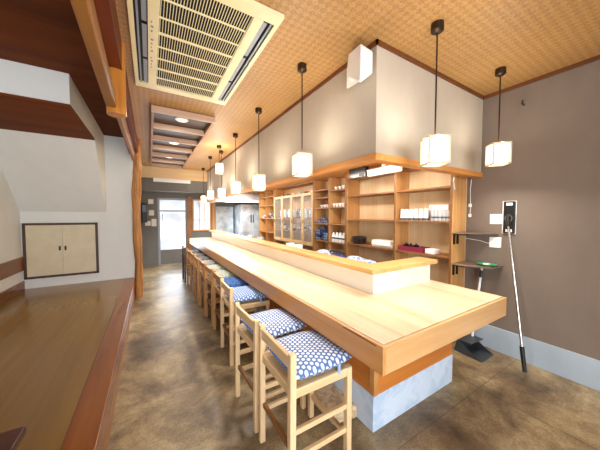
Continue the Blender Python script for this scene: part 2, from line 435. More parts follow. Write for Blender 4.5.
for a, b in ((ax0+.03, ax0+.11), (ax1-.11, ax1-.03)):
    o = MB().box(a, b, ay0+.09, ay1-.09, H-.004, H-.001).build('outlet', 'voidm', ac)
    for k in range(3):
        ya = ay0+.11+k*.45
        e = a+.004 if a > .3 else a+.044
        MB().box(e, e+.03, ya, ya+.41, H-.02, H-.014).build('louver', 'louver', ac)
        MB().box(e+(.05 if a > .3 else -.03), e+(.062 if a > .3 else -.018), ya-.02, ya+.43, H-.022, H-.012).build('guide_vane', 'louver', ac)

for k in range(14):
    y = 2.0+k*.05
    if k % 5 != 3: MB().box(ax0+.128, ax0+.128+(.008, .016, .011)[k % 3], y, y+.02, zb-.0045, zb-.003).build('printed_mark', 'louver', ac)

# ------------------------------------------------------------------ slatted recessed light panel
rl = thing('ceiling_light_panel', 'long slatted wooden ceiling light panel with small downlights', 'ceiling light', (.45, 5.4, H))
rx0, rx1, ry0, ry1 = .07, .76, 3.55, 7.4
MB().box(rx0, rx1, ry0, ry1, H-.008, H).build('panel', 'recess', rl)
MB().box(rx0-.03, rx0, ry0, ry1, H-.075, H).box(rx1, rx1+.03, ry0, ry1, H-.075, H).build('frame', 'recess_frame', rl, .003)
ns = 7
for k in range(ns):
    y = ry0+(ry1-ry0)*k/(ns-1)
    MB().box(rx0-(.03 if k == 0 else 0), rx1+(.03 if k == 0 else 0), y-.018, y+.018, H-.085, H-.008).build('slat', 'slat', rl, .003)
DL = []
for k in (0, 2, 4):
    y = ry0+(ry1-ry0)*(k+.5)/(ns-1)-.02
    DL.append((.41, y))
    d = MB().lathe((.41, y, H-.008), [(.085, 0), (.085, -.012), (.06, -.016), (.06, 0)], 20).build('downlight', 'whitep', rl, 0, True)
    MB().lathe((.41, y, H-.012), [(.058, 0), (.05, -.012), (.02, -.018)], 16).build('bulb', 'dl', d, 0, True)

# ------------------------------------------------------------------ pendants
def pendant(x, y, zb, label, rz=-12, w=.135, h=.195):
    t = thing('pendant_lamp', label, 'pendant lamp', (x, y, H), 'square paper lanterns hanging along the bar')
    MB().lathe((x, y, H), [(.042, 0), (.042, -.05), (.03, -.06), (.008, -.068)], 16).build('canopy', 'brass', t, 0, True)
    zt = zb+h
    MB().tube([(x, y, H-.06), (x, y, zt-.02)], .0055, 6).build('cord', 'brass', t)
    a = w/2
    f = MB()
    for sx in (-1, 1):
        for sy in (-1, 1): f.box(x+sx*a-.006, x+sx*a+.006, y+sy*a-.006, y+sy*a+.006, zb, zt)
    for z in (zb, zt-.012):
        for s in (-1, 1):
            f.box(x-a, x+a, y+s*a-.006, y+s*a+.006, z, z+.012); f.box(x+s*a-.006, x+s*a+.006, y-a, y+a, z, z+.012)
    f.box(x-a, x+a, y-.006, y+.006, zt-.02, zt-.008).box(x-.006, x+.006, y-a, y+a, zt-.02, zt-.008)
    f.build('lamp_frame', 'shade_frame', t)
    q = a-.009
    s = MB()
    s.box(x-q, x+q, y-q, y-q+.003, zb+.022, zt-.022).box(x-q, x+q, y+q-.003, y+q, zb+.022, zt-.022).box(x-q, x-q+.003, y-q, y+q, zb+.022, zt-.022).box(x+q-.003, x+q, y-q, y+q, zb+.022, zt-.022)
    s.box(x-q, x+q, y-q, y+q, zb+.016, zb+.02)
    s.build('lamp_shade', 'shade', t)
    t.rotation_euler.z = R(rz)
    return t
pendant(1.76, 1.03, 1.864, 'square paper lantern in front of the taupe soffit end wall', -35)
pendant(2.79, 1.03, 1.972, 'square paper lantern hanging nearest the right wall', -45)
pendant(1.195, 1.93, 1.862, 'square paper lantern nearest the camera in the row over the counter')
pendant(1.205, 2.99, 1.822, 'second square paper lantern from the near end of the counter row')
pendant(1.24, 4.1, 1.868, 'third square paper lantern from the near end of the counter row')
pendant(1.17, 4.93, 2.31, 'square paper lantern hung high on a short cord near the ceiling')
pendant(1.3, 5.3, 1.868, 'fourth low square paper lantern of the counter row')
pendant(1.21, 5.95, 1.875, 'fifth low square paper lantern, in front of the far window')
pendant(1.33, 7.5, 1.87, 'farthest square paper lantern beside the back door frame')

# ------------------------------------------------------------------ speaker on the soffit
sp = thing('wall_speaker', 'white wedge-shaped loudspeaker fixed high on the taupe soffit corner', 'speaker', (1.525, 1.55, 2.65))
P8 = [(1.33, 1.34, 2.46), (1.5, 1.378, 2.60), (1.5, 1.68, 2.60), (1.385, 1.53, 2.60),
      (1.33, 1.34, 2.75), (1.5, 1.378, 2.77), (1.5, 1.68, 2.77), (1.385, 1.53, 2.80)]
MB().hexa(P8).build('cabinet', 'whitep', sp, .014, True)
MB().box(1.5, 1.525, 1.48, 1.62, 2.63, 2.75).build('bracket', 'whitep', sp)
MB().hexa([(1.408, 1.374, 2.64), (1.424, 1.378, 2.64), (1.424, 1.384, 2.64), (1.408, 1.380, 2.64), (1.408, 1.374, 2.65), (1.424, 1.378, 2.65), (1.424, 1.384, 2.65), (1.408, 1.38, 2.65)]).build('badge', 'louver', sp)

# ------------------------------------------------------------------ counter
ct = thing('bar_counter', 'long wooden bar counter with pale top, thick honey-coloured edge and pale blue plinth', 'counter', (1.5, 4.2, 0))
tz = .85
MB().extrude([(.995, .83, tz-.05), (2.41, .83, tz-.05), (2.41, 1.75, tz-.05), (1.68, 1.75, tz-.05), (1.68, 7.7, tz-.05), (.995, 7.7, tz-.05)], (0, 0, .05)).build('top_board', 'counter', ct, .002)
MB().box(.972, .992, .807, 7.7, .70, tz-.002).build('long_fascia', 'fascia', ct, .004)
MB().box(.992, 2.425, .807, .827, .70, tz-.004).build('end_fascia', 'fascia_x', ct, .004)
MB().box(2.413, 2.425, .827, 1.75, .70, tz-.004).build('side_fascia', 'fascia', ct)
MB().box(1.02, 2.40, .84, 1.75, .77, tz-.05).box(1.02, 1.68, 1.75, 7.7, .77, tz-.05).build('underframe', 'panel', ct)
MB().box(.969, .972, .85, 1.1, .835, .84).build('repair_strip', 'darktrim', ct)
cbs = ct
MB().box(1.30, 2.30, 1.16, 1.72, .25, .77).box(1.30, 1.68, 1.72, 7.65, .25, .77).build('panel', 'panel', cbs)
MB().box(1.31, 2.30, 1.152, 1.16, .25, .77).build('end_panel', 'panel_x', cbs)
MB().box(1.292, 1.335, 1.146, 1.19, .25, .77).build('corner_post', 'fascia', cbs, .003)
MB().box(1.287, 2.308, 1.146, 1.72, 0, .25).box(1.287, 1.68, 1.72, 7.65, 0, .25).build('plinth', 'plinth', cbs, .004)
fr = MB()
fr.extrude([(1.08, 1.33, 0), (1.285, 1.29, 0), (1.285, 7.4, 0), (1.08, 7.4, 0)], (0, 0, .1))
tag(fr.build('foot_ledge', 'stone', None, .02, False, (1.18, 4.3, 0)), 'low beige stone foot ledge along the counter plinth', 'foot ledge')

# raised serving ledge on the counter
lg = thing('serving_ledge', 'pale raised serving ledge with honey wood cap standing on the counter', 'ledge', (1.65, 4.0, tz))
MB().box(1.56, 1.66, 1.405, 7.6, tz, 1.035).box(1.66, 2.36, 1.405, 1.503, tz, 1.035).build('riser', 'riser', lg)
MB().extrude([(1.475, 1.338, 1.035), (2.375, 1.338, 1.035), (2.375, 1.54, 1.035), (1.68, 1.54, 1.035), (1.68, 7.6, 1.035), (1.475, 7.6, 1.035)], (0, 0, .038)).build('cap', 'cap', lg, .005)

# kitchen work counter behind the ledge
wc = thing('work_counter', 'stainless kitchen work counter behind the serving ledge', 'work counter', (2.05, 4, 0))
MB().box(1.70, 2.34, 1.78, 7.2, .86, .90).build('worktop', 'steel', wc, .004)
MB().box(1.71, 2.30, 1.8, 7.2, .1, .86).build('cabinet', 'darksteel', wc)
MB().box(1.74, 2.27, 1.84, 7.16, 0, .1).build('plinth', 'black', wc)

# ------------------------------------------------------------------ shelving along the kitchen wall
XF, XB = 2.953, 3.268
def shelf_unit(name, label, y0, y1, divs, shelves, ztop=1.95, z_in=0.06, side_first='shelf_side'):
    t = thing(name, label, 'shelf unit', ((XF+XB)/2, (y0+y1)/2, 0))
    MB().box(XB-.014, XB, y0, y1, z_in, ztop).build('back_panel', 'shelf_back', t)
    for y in [y0]+divs+[y1-.028]:
        MB().box(XF, XB-.014, y, y+.028, 0, ztop).build('side_panel' if y in (y0, y1-.028) else 'divider', 'shelf_side', t, .002)
    edges = [y0]+divs+[y1-.028]
    for o in [c for c in t.children if c.name.startswith(('side_panel', 'divider'))]:
        y = min(v.co.y for v in o.data.vertices)+t.location.y
        MB().box(XF-.004, XF, y+.002, y+.026, 0, ztop).build('edge_strip', 'edge', o)
    for (a, b), zs in zip(zip(edges[:-1], edges[1:]), shelves):
        for z in zs:
            MB().box(XF+.004, XB-.014, a+.028, b, z-.022, z).build('shelf', 'shelf', t, .002)
    return t
A_Z = [.10, .62, 1.02, 1.437, 1.845]; B_Z = [.10, .62, 1.0, 1.345, 1.66, 1.86]
shelf_unit('shelf_unit', 'open wooden shelf unit with cups and trays next to the right wall shelves', 1.508, 3.30, [2.27], [A_Z+[2.15], A_Z+[2.15]], 2.15)
shelf_unit('shelf_unit', 'narrow open wooden shelves with blue china and bottles beside the glass cabinet', 3.30, 4.33, [3.78], [B_Z[:3]+[1.345, 1.66, 1.98], B_Z+[2.02]], 2.236)
shelf_unit('shelf_unit', 'farthest open wooden shelves, between glass cabinet and stainless kitchen', 6.25, 7.35, [6.79], [[.1, .62, 1.02, 1.425, 1.80, 2.05], [.1, .62, 1.02, 1.425, 1.80, 2.05]], 2.236)
gc = thing('display_cabinet', 'glass-fronted crockery cabinet with pale door stiles', 'cabinet', (3.11, 5.29, 0))
cy0, cy1 = 4.33, 6.25
MB().box(XB-.014, XB, cy0, cy1, .06, 2.236).build('back_panel', 'shelf_side', gc)
MB().box(XF+.03, XB-.014, cy0, cy0+.02, 0, 2.236).build('side_panel', 'shelf_side', gc)
MB().box(XF+.03, XB-.014, cy1-.02, cy1, 0, 2.236).build('side_panel', 'shelf_side', gc)
for z in (.1, .5, .83, 1.13, 1.44, 1.97, 2.236): MB().box(XF+.03, XB-.014, cy0+.02, cy1-.02, z-.022, z).build('shelf', 'shelf', gc)
ys = [cy0+.01, 4.76, 5.27, 5.77, 6.24]
for k in range(4):
    a, b = ys[k]+.002, ys[k+1]-.002
    d = MB().box(XF, XF+.024, a, a+.05, .84, 2.0).box(XF, XF+.024, b-.05, b, .84, 2.0).box(XF, XF+.024, a+.05, b-.05, .84, .92).box(XF, XF+.024, a+.05, b-.05, 1.94, 2.0).build('door', 'stile', gc, .003)
    MB().box(XF+.009, XF+.014, a+.05, b-.05, .92, 1.94).build('pane', 'pane', d)
    MB().box(XF-.006, XF, b-.036, b-.016, 1.32, 1.40).build('handle', 'brass', d)

# ------------------------------------------------------------------ crockery
def glass_mb(x, y, z, r, h):
    return MB().lathe((x, y, z), [(r*.82, 0), (r*.86, .004), (r, h), (r*.94, h), (r*.78, .01)], 16)
def make_cup(x, y, z, r, h, mat, foot=None, label='', group=None, name='cup', cat='cup'):
    t = thing(name, label, cat, (x, y, z), group)
    MB().lathe((x, y, z), [(r, 0), (r, .012), (r*.8, h), (0, h)][::1], 16).build('body', mat, t, 0, True)
    if foot: MB().lathe((x, y, z), [(r*1.02, .002), (r*1.03, .028), (r*1.0, .03)], 16).build('rim_band', foot, t, 0, True)
    return t
zs = 1.437
first = None
for k in range(6):
    lab = f'{ORD[k]} from the left of the white upturned cups in the dark-banded row'
    y = 2.19-k*.068
    if first is None: first = make_cup(3.0, y, zs, .031, .15, 'porcelain', 'darksteel', lab, 'upturned cups on the middle shelf')
    else: again(first, (3.0, y, zs), lab)
firstb = None
for k in range(5):
    lab = f'{ORD[k]} from the right of the clear tumblers below the folded white cloth'
    y = 1.575+k*.046
    if firstb is None:
        firstb = thing('tumbler', lab, 'glass', (2.99, y, zs), 'clear tumblers on the middle shelf')
        MB().lathe((2.99, y, zs), [(.022, 0), (.022, .125), (.019, .13), (.0, .13)], 14).build('body', 'glassy', firstb, 0, True)
        MB().lathe((2.99, y, zs), [(.0225, .03), (.0225, .05)], 14).build('printed_band', 'darksteel', firstb, 0, True)
    else: again(firstb, (2.99, y, zs), lab)
def folded(name, x0, x1, y0, y1, z, n, h, mat, label, cat, jit=.01):
    mb = MB()
    for k in range(n):
        e = random.uniform(0, jit)
        mb.box(x0+e, x1-e, y0+random.uniform(0, jit), y1-random.uniform(0, jit), z+k*h/n, z+(k+.96)*h/n)
    return tag(mb.build(name, mat, None, .006, False, ((x0+x1)/2, (y0+y1)/2, z)), label, cat)
folded('folded_cloth', 2.965, 3.12, 1.56, 1.80, zs+.131, 2, .06, 'cloth', 'folded white cloth lying on top of the clear tumblers', 'cloth')
folded('folded_cloth', 3.045, 3.2, 1.83, 2.21, zs, 5, .13, 'cloth', 'stack of white cloths behind the upturned cups', 'cloth')
# lower shelf 1.02
tr = thing('serving_tray', 'maroon cloth-lined tray with black lids on the lower right shelf', 'tray', (3.05, 2.03, 1.02))
MB().box(2.965, 3.14, 1.87, 2.23, 1.02, 1.045).build('base', 'maroon', tr, .005)
MB().hexa([(2.965, 1.87, 1.045), (2.985, 1.87, 1.045), (2.985, 2.23, 1.045), (2.965, 2.23, 1.045), (2.962, 1.87, 1.085), (2.975, 1.87, 1.085), (2.975, 2.23, 1.085), (2.962, 2.23, 1.085)])\
    .box(3.12, 3.14, 1.87, 2.23, 1.045, 1.085).box(2.975, 3.12, 1.87, 1.882, 1.045, 1.085).box(2.975, 3.12, 2.218, 2.23, 1.045, 1.085).build('rim', 'maroon', tr, .003)
for k, (y, x) in enumerate(((2.16, 3.05), (2.07, 3.02), (2.02, 3.06))):
    o = MB().lathe((x, y, 1.045), [(.025, 0), (.036, .04), (.036, .055), (.012, .066), (.012, .078)], 14).build('sauce_pot', 'blackl', None, 0, True, (x, y, 1.045))
    tag(o, f'{("leftmost","middle","rightmost")[k]} of the small black pots in the maroon tray', 'pot', 'black pots in the maroon tray')
folded('folded_cloth', 2.97, 3.12, 1.72, 1.85, 1.02, 2, .06, 'cloth', 'small white folded cloth right of the maroon tray', 'cloth')
pot = thing('rice_tub', 'round black lacquered tub with lid on the left lower shelf', 'tub', (3.08, 3.09, 1.02))
MB().lathe((3.08, 3.09, 1.02), [(.095, 0), (.115, .015), (.118, .085), (.11, .09)], 24).build('bowl', 'blackl', pot, 0, True)
MB().lathe((3.08, 3.09, 1.11), [(.122, 0), (.122, .02), (.09, .034), (.0, .036)], 24).build('lid', 'black', pot, 0, True)
folded('cloth_pile', 2.98, 3.18, 2.36, 2.76, 1.02, 4, .10, 'cloth', 'pile of white folded cloths right of the black tub', 'cloth', .03)
# blue china stacks in the far narrow bay
def bowl_stack(x, y, z, n, r, mat, name, cat, label, group):
    mb = MB()
    for k in range(n):
        zz = z+k*.026
        mb.lathe((x, y, zz), [(r*.45, 0), (r*.5, .006), (r, .04), (r*.96, .041), (r*.46, .012)], 18)
    return tag(mb.build(name, mat, None, 0, True, (x, y, z)), label, cat, group)
def bowl(x, y, z, r, h, mat, name, cat, label, group):
    return tag(MB().lathe((x, y, z), [(r*.45, 0), (r*.5, .006), (r, h), (r*.96, h), (r*.46, .014)], 18).build(name, mat, None, 0, True, (x, y, z)), label, cat, group)
where = ['left back', 'left front', 'right back', 'right front']
for si, (zz, mats, lev) in enumerate(((1.0, ('blue', 'bluecloth', 'indigo', 'blue'), 'lower'), (1.345, ('indigo', 'bluecloth', 'indigo', 'blue'), 'upper'))):
    for k, (yy, xx) in enumerate(((4.19, 3.14), (4.19, 3.02), (3.93, 3.14), (3.93, 3.02))):
        nn = (5 if si == 0 else 2)-(k % 2)
        for j in range(nn):
            o = bowl(xx, yy, zz+j*.052, .095, .052, mats[(k+j) % 4], 'bowl', 'bowl', f'{ORD[j]} bowl up, {where[k]} blue stack on the {lev} shelf of the narrow bay', 'blue patterned bowls in the narrow bay')
# bottles / flasks in two rows
fb = None
for r_ in range(2):
    for k in range(4):
        x = 3.0+.1*r_; y = 3.40+k*.098
        lab = f'{ORD[k]} white sake flask from the right, {"front" if r_ == 0 else "back"} row of the bottle shelf'
        if fb is None:
            fb = thing('sake_flask', lab, 'bottle', (x, y, 1.0), 'white sake flasks on the narrow shelf')
            MB().lathe((x, y, 1.0), [(.033, 0), (.038, .02), (.038, .12), (.018, .165), (.015, .19)], 16).build('body', 'porcelain', fb, 0, True)
            MB().lathe((x, y, 1.19), [(.016, -.004), (.021, .01), (.018, .022)], 12).build('cap', 'brownc', fb, 0, True)
            MB().lathe((x, y, 1.06), [(.0386, 0), (.0386, .03)], 16).build('painted_band', 'darksteel', fb, 0, True)
        else: again(fb, (x, y, 1.0), lab)
# small cups on the upper shelves of the narrow bays
for k, y in enumerate((3.43, 3.54, 3.65)):
    bowl(3.02, y, 1.98, .036, .06, 'porcelain', 'cup', 'cup', f'{ORD[k]} white cup from the right on topmost shelf above the flasks', 'white cups on the topmost shelf')
for k, y in enumerate((4.5, 4.75, 5.0, 5.3, 5.6, 5.9)):
    bowl(3.06, y, 1.97, .055, .07, ('porcelain', 'brownc', 'bluecloth')[k % 3], 'bowl', 'bowl', f'{ORD[k]} bowl from the right on top of the glass cabinet doors section', 'bowls above the glass doors')
k0 = 0
for y in (3.44, 3.53, 3.62, 3.71):
    bowl(3.02, y, 1.66, .034, .07, 'porcelain', 'cup', 'cup', f'{ORD[k0]} white cup from the right on the shelf above the sake flasks', 'white cups above the flasks'); k0 += 1
for k, y in enumerate((3.9, 4.0, 4.1)):
    bowl(3.02, y, 1.66, .04, .055, 'porcelain', 'cup', 'cup', f'{ORD[k]} small cup from the right on the shelf above the blue bowls', 'small cups above the blue bowls')
for k, y in enumerate((3.45, 3.55, 3.65)):
    o = glass_mb(3.05, y, 1.66+.0, .03, .0) if False else None
# glass cabinet contents
cols = ['porcelain', 'blue', 'porcelain', 'bluecloth', 'brownc', 'porcelain']
k = 0
for y in (4.45, 4.6, 4.85, 5.0, 5.15, 5.36, 5.55, 5.66, 5.87, 6.02):
    m_ = cols[k % 6]
    o = MB().lathe((3.1, y, 1.44), [(.04, 0), (.06, .02), (.062, .16), (.04, .2), (.042, .22)], 18).build('jar', m_, None, 0, True, (3.1, y, 1.44))
    tag(o, f'{ORD[k]} jar from the right on the upper shelf in the glass cabinet', 'jar', 'jars on the upper cabinet shelf'); k += 1
k = 0
for y in (4.5, 4.68, 4.9, 5.12, 5.4, 5.6, 5.9, 6.1):
    for j in range(2 if k % 2 else 3):
        bowl(3.1, y, 1.13+j*.05, .07, .05, cols[(k+2*j) % 6], 'bowl', 'bowl', f'{ORD[j]} bowl up in the {ORD[k]} stack from the right, glass cabinet lower shelf', 'bowls in the glass cabinet')
    k += 1
for k, y in enumerate((4.55, 4.8, 5.05, 5.4, 5.7, 6.0)):
    bowl(3.07, y, .5, .08, .10, ('brownc', 'darksteel', 'porcelain')[k % 3], 'bowl', 'bowl', f'{ORD[k]} deep bowl from the right in the open bottom of the glass cabinet', 'deep bowls below the glass doors')
for k, y in enumerate((6.42, 6.56, 6.68)):
    for j in range(3):
        bowl(3.06, y, 1.425+j*.045, .065, .045, ('blue', 'porcelain', 'darksteel')[(j+k) % 3], 'bowl', 'bowl', f'{ORD[j]} bowl up in the {ORD[k]} stack from the right on the farthest shelves', 'bowls on the farthest shelves')
for k, y in enumerate((6.92, 7.08, 7.22)):
    for j in range(2):
        bowl(3.06, y, 1.425+j*.045, .065, .045, ('porcelain', 'blue')[(j+k) % 2], 'bowl', 'bowl', f'{ORD[j]} bowl up in the {ORD[k]} stack from the right beside the stainless kitchen', 'bowls on the farthest shelves')
# things on the work counter just over the ledge
for k, (x, y, mt) in enumerate(((2.12, 2.02, 'bluecloth'), (2.2, 2.28, 'bluecloth'), (2.1, 2.5, 'indigo'), (2.2, 2.95, 'bluecloth'))):
    mb = MB(); 
    mb.lathe((x, y, .90), [(.12, 0), (.14, .02), (.13, .05), (.085, .078), (.03, .088)], 14)
    for i, p in enumerate(mb.v): mb.v[i] = (p[0]+random.uniform(-.012, .012), p[1]+random.uniform(-.012, .012), p[2]+(random.uniform(-.008, .008) if p[2] > .91 else 0))
    tag(mb.build('folded_apron', mt, None, 0, True, (x, y, .9)), f'{("nearest","second nearest","third nearest","farthest")[k]} crumpled blue and white cloth behind the serving ledge', 'cloth', 'blue cloths behind the ledge')
fc = thing('faucet', 'dark curved kitchen faucet behind the serving ledge', 'faucet', (2.26, 2.86, .90))
MB().lathe((2.26, 2.86, .9), [(.028, 0), (.028, .02), (.014, .03)], 14).build('base', 'darksteel', fc, 0, True)
MB().tube([(2.26, 2.86, .92), (2.26, 2.86, .97), (2.265, 2.84, .99), (2.28, 2.77, 1.0), (2.28, 2.62, 1.0), (2.28, 2.59, .985), (2.28, 2.585, .96)], .013, 10).build('spout', 'black', fc, 0, True)
for k, (y, mt) in enumerate(((3.35, 'porcelain'), (3.6, 'porcelain'), (4.9, 'steel'), (5.5, 'steel'))):
    tag(MB().lathe((2.0, y, .9), [(.07, 0), (.075, .02), (.075, .13), (.07, .14)], 18).build('canister', mt, None, 0, True, (2.0, y, .9)), f'{ORD[k]} nearest canister standing behind the serving ledge', 'canister', 'canisters behind the ledge')

# under-shelf fluorescent lights
def tube_light(x, y0, y1, z, label, w=.07):
    t = thing('strip_light', label, 'strip light', (x, (y0+y1)/2, z+.09), 'white strip lights under the soffit')
    MB().box(x-w/2, x+w/2, y0, y1, z+.075, z+.095).box(x-.012, x+.012, (y0+y1)/2-.03, (y0+y1)/2+.03, z+.095, 2.24).build('housing', 'whitep', t, .004)
    MB().box(x-w/2+.005, x+w/2-.005, y0+.01, y1-.01, z, z+.075).build('diffuser', 'tube', t, .01)
tube_light(2.8, 2.07, 2.65, 2.08, 'white strip light under the soffit over the near open shelves')
cbx = thing('switch_box', 'dark box hanging under the soffit left of the white strip light', 'box', (2.8, 2.85, 2.1))
MB().box(2.77, 2.84, 2.67, 3.03, 2.09, 2.24).build('case', 'blackl', cbx, .004)
MB().box(2.764, 2.77, 2.7, 2.8, 2.1, 2.15).build('cover', 'black', cbx)
tag(MB().tube([(2.96, 1.503, 1.93), (2.93, 1.495, 1.89), (2.94, 1.49, 1.85), (2.965, 1.50, 1.82), (2.985, 1.503, 1.80)], .006, 8).build('cable', 'whitep', None, 0, True, (2.9, 1.5, 1.85)), 'looped pale cable under the soffit above the end panel', 'cable')

# ------------------------------------------------------------------ stainless kitchen end
rh = thing('range_hood', 'stainless range hood in the far corner of the kitchen', 'range hood', (2.3, 8.0, 1.95))
MB().hexa([(1.68, 7.38, 1.95), (3.2, 7.38, 1.95), (3.2, 8.48, 1.95), (1.68, 8.48, 1.95), (1.9, 7.6, 2.235), (3.2, 7.6, 2.235), (3.2, 8.48, 2.235), (1.9, 8.48, 2.235)]).build('canopy', 'steel', rh)
MB().box(1.66, 3.21, 7.36, 7.40, 1.90, 1.97).box(1.66, 1.70, 7.40, 8.48, 1.90, 1.97).build('lip', 'whitep', rh, .003)
fg = thing('refrigerator', 'stainless upright refrigerator at the far end of the kitchen', 'refrigerator', (2.85, 8.05, 0))
MB().box(2.48, 3.22, 7.72, 8.46, .08, 1.86).build('cabinet', 'steel', fg, .004)
for a, b in ((2.49, 2.845), (2.855, 3.21)):
    for z0_, z1_ in ((.1, .95), (.97, 1.84)):
        d = MB().box(a, b, 7.69, 7.72, z0_, z1_).build('door', 'steel', fg, .004)
        MB().box(b-.05 if a < 2.6 else a+.02, b-.02 if a < 2.6 else a+.05, 7.67, 7.69, z0_+.3, z0_+.55).build('handle', 'darksteel', d)
for x in (2.54, 3.16):
    for y in (7.78, 8.4): MB().tube([(x, y, 0), (x, y, .08)], .025, 10).build('foot', 'black', fg)
gr = thing('gas_range', 'stainless gas range with dark top below the range hood', 'gas range', (2.15, 8.05, 0))
MB().box(1.87, 2.45, 7.75, 8.46, .06, .82).build('body', 'steel', gr, .004)
MB().box(1.87, 2.45, 7.75, 8.46, .82, .85).build('cooktop', 'darksteel', gr, .003)
MB().box(1.9, 2.42, 7.8, 8.42, 0, .06).build('base', 'black', gr)
MB().box(1.87, 2.45, 8.44, 8.47, .85, 1.8).build('splashback', 'steel', gr)
for x in (2.0, 2.3): MB().lathe((x, 8.1, .85), [(.1, 0), (.1, .025), (.06, .03)], 16).build('burner', 'black', gr, 0, True)

# ------------------------------------------------------------------ back wall bits
for k, (x0_, x1_, z0_, z1_, lb) in enumerate(((-.03, .1, 1.84, 1.98, 'topmost white notice on the grey wall left of the back door'),
        (-.02, .11, 1.5, 1.66, 'white square notice in the middle of the grey wall left of the back door'),
        (-.12, .02, 1.2, 1.34, 'lowest white notice on the grey wall, left one'), (.04, .17, 1.18, 1.4, 'lowest white notice on the grey wall, next to the door frame'))):
    tag(MB().box(x0_, x1_, 8.488, 8.499, z0_, z1_).build('wall_notice', 'paper', None, .002, False, ((x0_+x1_)/2, 8.5, (z0_+z1_)/2)), lb, 'notice', 'white notices beside the back door')
bx = thing('intercom', 'dark wall box on the grey wall beside the log post', 'wall box', (-.15, 8.5, 1.6))
MB().box(-.2, -.06, 8.43, 8.5, 1.3, 1.85).build('case', 'black', bx, .01)
MB().box(-.18, -.08, 8.42, 8.43, 1.6, 1.8).build('panel', 'darksteel', bx)
ec = thing('air_curtain', 'white slim box fixed below the pale beam over the back door', 'air curtain', (.55, 8.0, 2.5))
MB().box(.1, 1.05, 7.93, 8.04, 2.44, 2.54).build('case', 'whitep', ec, .012)
MB().box(.14, 1.01, 7.95, 8.0, 2.432, 2.44).build('vent', 'louver', ec)

# ------------------------------------------------------------------ right wall: shelves, plates, mop, dustpan
def corner_shelf(z, t_, label, pts_):
    t = thing('corner_shelf', label, 'shelf', (3.12, 1.4, z))
    MB().extrude([(x, y, z-t_) for x, y in pts_], (0, 0, t_)).build('board', 'greyboard', t, .003)
    for x in (2.985, 3.06):
        MB().box(x-.008, x+.008, 1.488, 1.508, z-t_-.12, z-t_).box(x-.008, x+.008, 1.38, 1.49, z-t_-.012, z-t_).build('bracket', 'brass', t)
    return t
corner_shelf(1.305, .014, 'upper small wooden corner shelf below the upper wall plate', [(2.955, 1.508), (2.955, 1.44), (3.269, 1.17), (3.269, 1.508)])
corner_shelf(.95, .014, 'lower small wooden corner shelf holding a green tray', [(2.955, 1.508), (2.955, 1.40), (3.06, 1.16), (3.269, 1.13), (3.269, 1.508)])
gt = thing('green_tray', 'green oval plastic tray on the lower corner shelf', 'tray', (3.165, 1.245, .95))
mb = MB(); n = 22; prof = [(.5, 0), (.8, .004), (1, .018), (.95, .018), (.78, .009)]
vs = []
for r_, z in prof:
    for k in range(n):
        a = 2*math.pi*k/n; vs.append((3.165+.08*r_*math.cos(a), 1.245+.10*r_*math.sin(a), .95+z))
fs = [(i*n+k, i*n+(k+1) % n, (i+1)*n+(k+1) % n, (i+1)*n+k) for i in range(4) for k in range(n)]+[tuple(range(n-1, -1, -1)), tuple(4*n+k for k in range(n))]
mb.add(vs, fs).build('dish', 'green', gt, 0, True)
MB().box(3.14, 3.19, 1.22, 1.27, .957, .975).build('sponge', 'porcelain', gt, .004)
for z0_, z1_, lb in ((1.405, 1.515, 'upper white wall plate left of the mop head'), (1.145, 1.26, 'lower white wall socket plate with a cable below the upper plate')):
    o = thing('wall_plate', lb, 'wall plate', (3.27, 1.205, (z0_+z1_)/2))
    MB().box(3.258, 3.27, 1.15, 1.262, z0_, z1_).build('plate', 'whitep', o, .004)
    MB().box(3.254, 3.258, 1.185, 1.225, (z0_+z1_)/2-.02, (z0_+z1_)/2+.02).build('insert', 'paper', o, .002)
tag(MB().tube([(3.262, 1.24, 1.19), (3.255, 1.28, 1.19), (3.258, 1.35, 1.21), (3.258, 1.5, 1.225)], .004, 6).build('socket_cable', 'whitep', None, 0, True, (3.262, 1.24, 1.19)), 'thin white cable running left from the lower socket plate', 'cable')
cd = thing('hanging_cable', 'thin pale cable with two plugs hanging beside the shelf end panel', 'cable', (3.262, 1.48, 1.7))
MB().tube([(3.262, 1.46, 1.93), (3.262, 1.468, 1.8), (3.262, 1.462, 1.6), (3.262, 1.465, 1.48)], .004, 6).build('wire', 'whitep', cd)
for z in (1.62, 1.5): MB().box(3.25, 3.268, 1.45, 1.48, z-.02, z+.02).build('plug', 'whitep', cd, .004)
tag(MB().tube([(3.27, 1.0, 2.62), (3.22, 1.0, 2.63), (3.2, .99, 2.65)], .006, 8).build('wall_hook', 'brass', None, 0, True, (3.27, 1.0, 2.62)), 'small dark hook high on the right wall behind a lantern cord', 'hook')

mp = thing('flat_mop', 'upside-down flat mop with silver pole leaning on the right wall', 'mop', (3.215, .9, 0))
top = Vector((3.232, 1.09, 1.45)); bot = Vector((2.98, .835, .0))
d_ = (top-bot)
MB().tube([bot+d_*.02, bot+d_*.17], [.017, .019], 12).build('grip', 'black', mp, 0, True)
MB().tube([bot+d_*.17, bot+d_*.955], .0125, 12).build('pole', 'chrome', mp, 0, True)
MB().tube([bot+d_*.955, top, top+Vector((.015, 0, .06))], .02, 12).build('joint', 'black', mp, 0, True)
MB().box(3.243, 3.266, 1.035, 1.135, 1.31, 1.65).build('head_plate', 'black', mp, .006)
MB().box(3.266, 3.2695, 1.03, 1.15, 1.305, 1.655).build('cloth_pad', 'whitep', mp)
for z in (1.325, 1.605): MB().box(3.238, 3.243, 1.055, 1.11, z, z+.03).build('clip', 'whitep', mp, .004)
ring = [(3.236, 1.085+.028*math.cos(a), 1.47+.04*math.sin(a)) for a in [2*math.pi*k/14 for k in range(15)]]
MB().tube(ring, .005, 6, False).build('hinge_ring', 'chrome', mp, 0, True)

